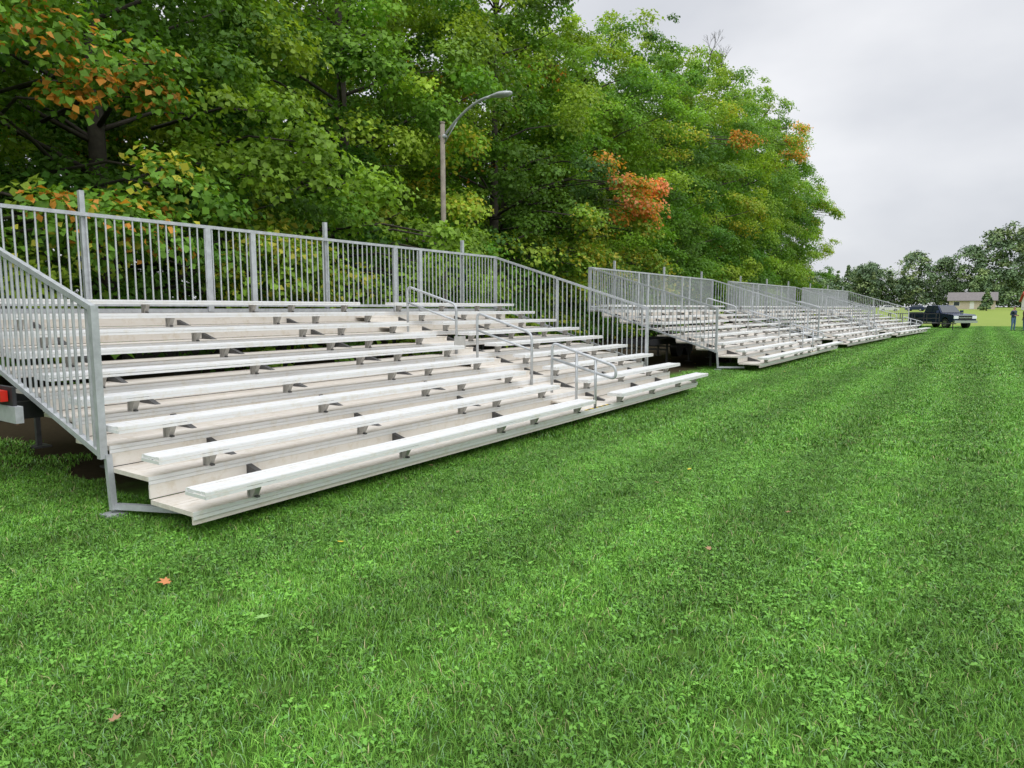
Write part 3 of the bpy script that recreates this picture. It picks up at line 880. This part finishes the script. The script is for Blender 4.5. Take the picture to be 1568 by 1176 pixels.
# ------------------------------------------------------------ people
M_skin = mat('skin', (.42,.24,.16), .6); M_hair = mat('hair', (.05,.035,.02), .8)
def person(x, y, rz, jacket, jeans, armbend=0.0, cap=None):
    e = empty('standing_person', (x, y, 0), rz)
    V = []; E = []; Rr = []
    def nd(p, r_, par=None):
        V.append(p); Rr.append(r_)
        if par is not None: E.append((par, len(V)-1))
        return len(V)-1
    pel = nd((0,0,.96), .145)
    w = nd((0,0,1.10), .135, pel); ch = nd((.01,0,1.30), .165, w); ub = nd((0,0,1.43), .13, ch)
    nk = nd((.01,0,1.52), .06, ub); hd = nd((.025,0,1.60), .07, nk); ht = nd((.02,0,1.70), .085, hd); nd((.015,0,1.76), .06, ht)
    for s in (-1, 1):
        sh = nd((0, s*.19, 1.44), .07, ub); el = nd((-.03-.02*armbend, s*.26, 1.17), .05, sh)
        if armbend: wr = nd((.20, s*.16, 1.12), .032, el); dirn = Vector((.8, -s*.5, -.05))
        else: wr = nd((.04, s*.27, .92), .032, el); dirn = Vector((.15, 0, -1))
        dirn.normalize(); wp = Vector(V[wr])
        pm = nd(tuple(wp+dirn*.07), .034, wr)
        pmv = wp+dirn*.07
        side = Vector((1,0,0)) if not armbend else Vector((0,0,1))
        for q, fl in enumerate((.055,.072,.078,.070)):
            b0 = pmv+side*((q-1.5)*.018)+dirn*.03
            k1 = nd(tuple(b0), .009, pm); k2 = nd(tuple(b0+dirn*fl*.6+Vector((0,-s*.006,0))), .008, k1); nd(tuple(b0+dirn*fl+Vector((0,-s*.018,0))), .007, k2)
        t0 = nd(tuple(wp+dirn*.04+side*.035), .011, pm); nd(tuple(wp+dirn*.075+side*.055), .009, t0)
        hp = nd((0, s*.10, .88), .105, pel); kn = nd((.02, s*.12, .50), .062, hp); an = nd((-.02, s*.13, .10), .042, kn)
        hl = nd((0.0, s*.13, .045), .042, an); nd((.15, s*.15, .035), .035, hl)
    me = bpy.data.meshes.new('tmp_body'); me.from_pydata(V, E, [])
    o = bpy.data.objects.new('tmp', me); sc.collection.objects.link(o)
    md = o.modifiers.new('s', 'SKIN'); md.use_smooth_shade = True
    for i, sv in enumerate(me.skin_vertices[0].data):
        sv.radius = (Rr[i], Rr[i]); sv.use_root = (i == 0)
    for i in (0, 1, 2, 3): me.skin_vertices[0].data[i].radius = (Rr[i]*1.15, Rr[i]*.8)
    ss = o.modifiers.new('u', 'SUBSURF'); ss.levels = 2; ss.render_levels = 2
    dg = bpy.context.evaluated_depsgraph_get()
    m2 = bpy.data.meshes.new_from_object(o.evaluated_get(dg))
    bpy.data.objects.remove(o)
    m2.materials.clear()
    for m in (jacket, jeans, M_skin, M_blk, M_hair): m2.materials.append(m)
    for p in m2.polygons:
        c = p.center
        if c.z > 1.66 and c.x < .07 - (0 if c.z > 1.73 else .06): i = 4
        elif c.z > 1.50: i = 2
        elif c.z < .09: i = 3
        elif abs(c.y) > .2 and c.z < .93 and c.z > .6: i = 2
        elif armbend and c.x > .2: i = 2
        elif c.z < .95: i = 1
        else: i = 0
        p.material_index = i; p.use_smooth = True
    obj('body', m2, e)
    b_ = MB()
    for s in (-1, 1):
        b_.cyl((.098, s*.032, 1.665), (1,0,0), .011, .012, 8, 0)
        b_.cyl((.02, s*.087, 1.655), (0,1,0), .026, .018, 8, 1)
    b_.tube([(.095,0,1.665),(.122,0,1.63)], .010, 6, 1, .016)
    b_.box((.090,-.024,1.595),(.102,.024,1.603),2)
    if cap:
        b_.tube([(.015,0,1.70),(.012,0,1.75),(.01,0,1.80)], .112, 14, 3, .06); b_.box((.08,-.075,1.705),(.22,.075,1.72),3)
    obj('face_details', b_.mesh('face', [M_blk, M_skin, M_red] + ([cap] if cap else [M_hair])), e)
J1 = mat('dark_jacket', (.03,.045,.08), .8, 0, .2, 8); J2 = mat('maroon_jacket', (.09,.03,.03), .8, 0, .2, 8)
BJ = mat('blue_jeans', (.08,.14,.26), .85, 0, .25, 10)
person(2.05, 62.2, math.radians(-40), J1, BJ, 1, None)
person(2.75, 62.6, math.radians(200), J2, BJ, 0, mat('cap_grey', (.1,.1,.11), .8))

# ------------------------------------------------------------ fallen leaves
def maple_leaf(mb_, x, y, s, rz, mi, z=.052, tilt=0.2):
    ang = [(-90,.15),(-60,.55),(-25,.50),(-10,.85),(12,.55),(38,1.0),(62,.55),(90,1.15),(118,.55),(142,1.0),(168,.55),(190,.85),(205,.50),(240,.55)]
    vs = [(x, y, z)]
    for a, r_ in ang:
        t = math.radians(a)+rz
        vs.append((x+s*r_*math.cos(t), y+s*r_*math.sin(t), z+tilt*s*r_*math.cos(math.radians(a))+.15*s*r_*r_))
    n_ = len(ang)
    mb_.add(vs, [(0, i+1, (i+1) % n_+1) for i in range(n_)], mi)
b_ = MB()
LO = mat('leaf_orange', (.50,.20,.07), .7, 0, .2, 20); LY_ = mat('leaf_yellow', (.62,.50,.04), .7, 0, .2, 20)
LG = mat('leaf_green', (.26,.48,.13), .6, 0, .15, 20); LB = mat('leaf_brown', (.32,.19,.10), .8, 0, .2, 20)
for (u, v, s, mi) in ((-3.86,2.05,.05,0),(-3.0,2.07,.06,2),(-3.30,0.95,.03,1),(-3.55,3.1,.03,1),(0.6,2.9,.03,3),(-1.4,4.4,.03,3),(-5.9,9.5,.035,1),(-2.7,1.2,.03,3),(-.3,1.9,.03,0)):
    maple_leaf(b_, u, v, s, random.random()*6, mi)
for i in range(130):
    maple_leaf(b_, random.uniform(-11, 6), random.uniform(1, 32), random.uniform(.012, .03), random.random()*6, random.choice((0,1,3,3,3)), .042)
for i in range(160):
    maple_leaf(b_, random.uniform(-13, -6.5), random.uniform(2.8, 40), random.uniform(.03, .05), random.random()*6, random.choice((0,1,3,3)), .02)
obj('fallen_leaves', b_.mesh('fallen_leaves', [LO, LY_, LG, LB]))

# ------------------------------------------------------------ world & light
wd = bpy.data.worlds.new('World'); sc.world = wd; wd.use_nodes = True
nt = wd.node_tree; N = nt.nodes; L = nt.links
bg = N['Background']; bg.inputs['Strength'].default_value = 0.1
SUN_EL, SUN_AZ = 42, 122
sky = N.new('ShaderNodeTexSky'); sky.sky_type = 'NISHITA'; sky.sun_disc = False
sky.sun_elevation = math.radians(SUN_EL); sky.sun_rotation = math.radians(SUN_AZ)
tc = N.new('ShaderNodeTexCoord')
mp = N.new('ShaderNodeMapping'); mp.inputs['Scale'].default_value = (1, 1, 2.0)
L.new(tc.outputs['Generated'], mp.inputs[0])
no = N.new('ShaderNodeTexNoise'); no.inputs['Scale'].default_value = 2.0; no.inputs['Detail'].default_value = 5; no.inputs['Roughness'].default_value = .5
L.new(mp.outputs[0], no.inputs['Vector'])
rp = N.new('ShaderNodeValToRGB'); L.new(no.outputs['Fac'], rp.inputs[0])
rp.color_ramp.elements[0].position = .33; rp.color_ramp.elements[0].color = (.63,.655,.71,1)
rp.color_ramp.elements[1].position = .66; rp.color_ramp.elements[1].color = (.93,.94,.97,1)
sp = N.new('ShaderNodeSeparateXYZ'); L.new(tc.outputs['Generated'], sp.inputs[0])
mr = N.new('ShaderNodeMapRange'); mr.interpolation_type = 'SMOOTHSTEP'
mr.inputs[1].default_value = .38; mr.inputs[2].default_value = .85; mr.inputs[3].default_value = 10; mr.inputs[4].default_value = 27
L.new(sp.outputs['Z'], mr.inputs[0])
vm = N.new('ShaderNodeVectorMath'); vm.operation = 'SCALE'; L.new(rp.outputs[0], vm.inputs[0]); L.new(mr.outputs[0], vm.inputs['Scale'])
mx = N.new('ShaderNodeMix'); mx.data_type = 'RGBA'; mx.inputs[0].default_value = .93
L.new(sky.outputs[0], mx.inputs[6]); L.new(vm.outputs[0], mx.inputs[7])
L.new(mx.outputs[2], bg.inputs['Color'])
sd = bpy.data.lights.new('sun', 'SUN'); sd.energy = 1.2; sd.angle = math.radians(45); sd.color = (1, .975, .93)
so = bpy.data.objects.new('sun', sd); link(so)
a = math.radians(SUN_AZ); el = math.radians(SUN_EL)
dirv = Vector((math.sin(a)*math.cos(el), math.cos(a)*math.cos(el), math.sin(el)))
so.rotation_euler = dirv.to_track_quat('Z', 'Y').to_euler()

# ------------------------------------------------------------ camera
cd = bpy.data.cameras.new('camera'); cd.lens = 24; cd.sensor_width = 36; cd.clip_end = 5000; cd.clip_start = .05
co = bpy.data.objects.new('camera', cd); link(co)
co.location = (0, 0, 1.65)
co.rotation_euler = (math.radians(90-6.33), 0, math.radians(34.3))
sc.camera = co
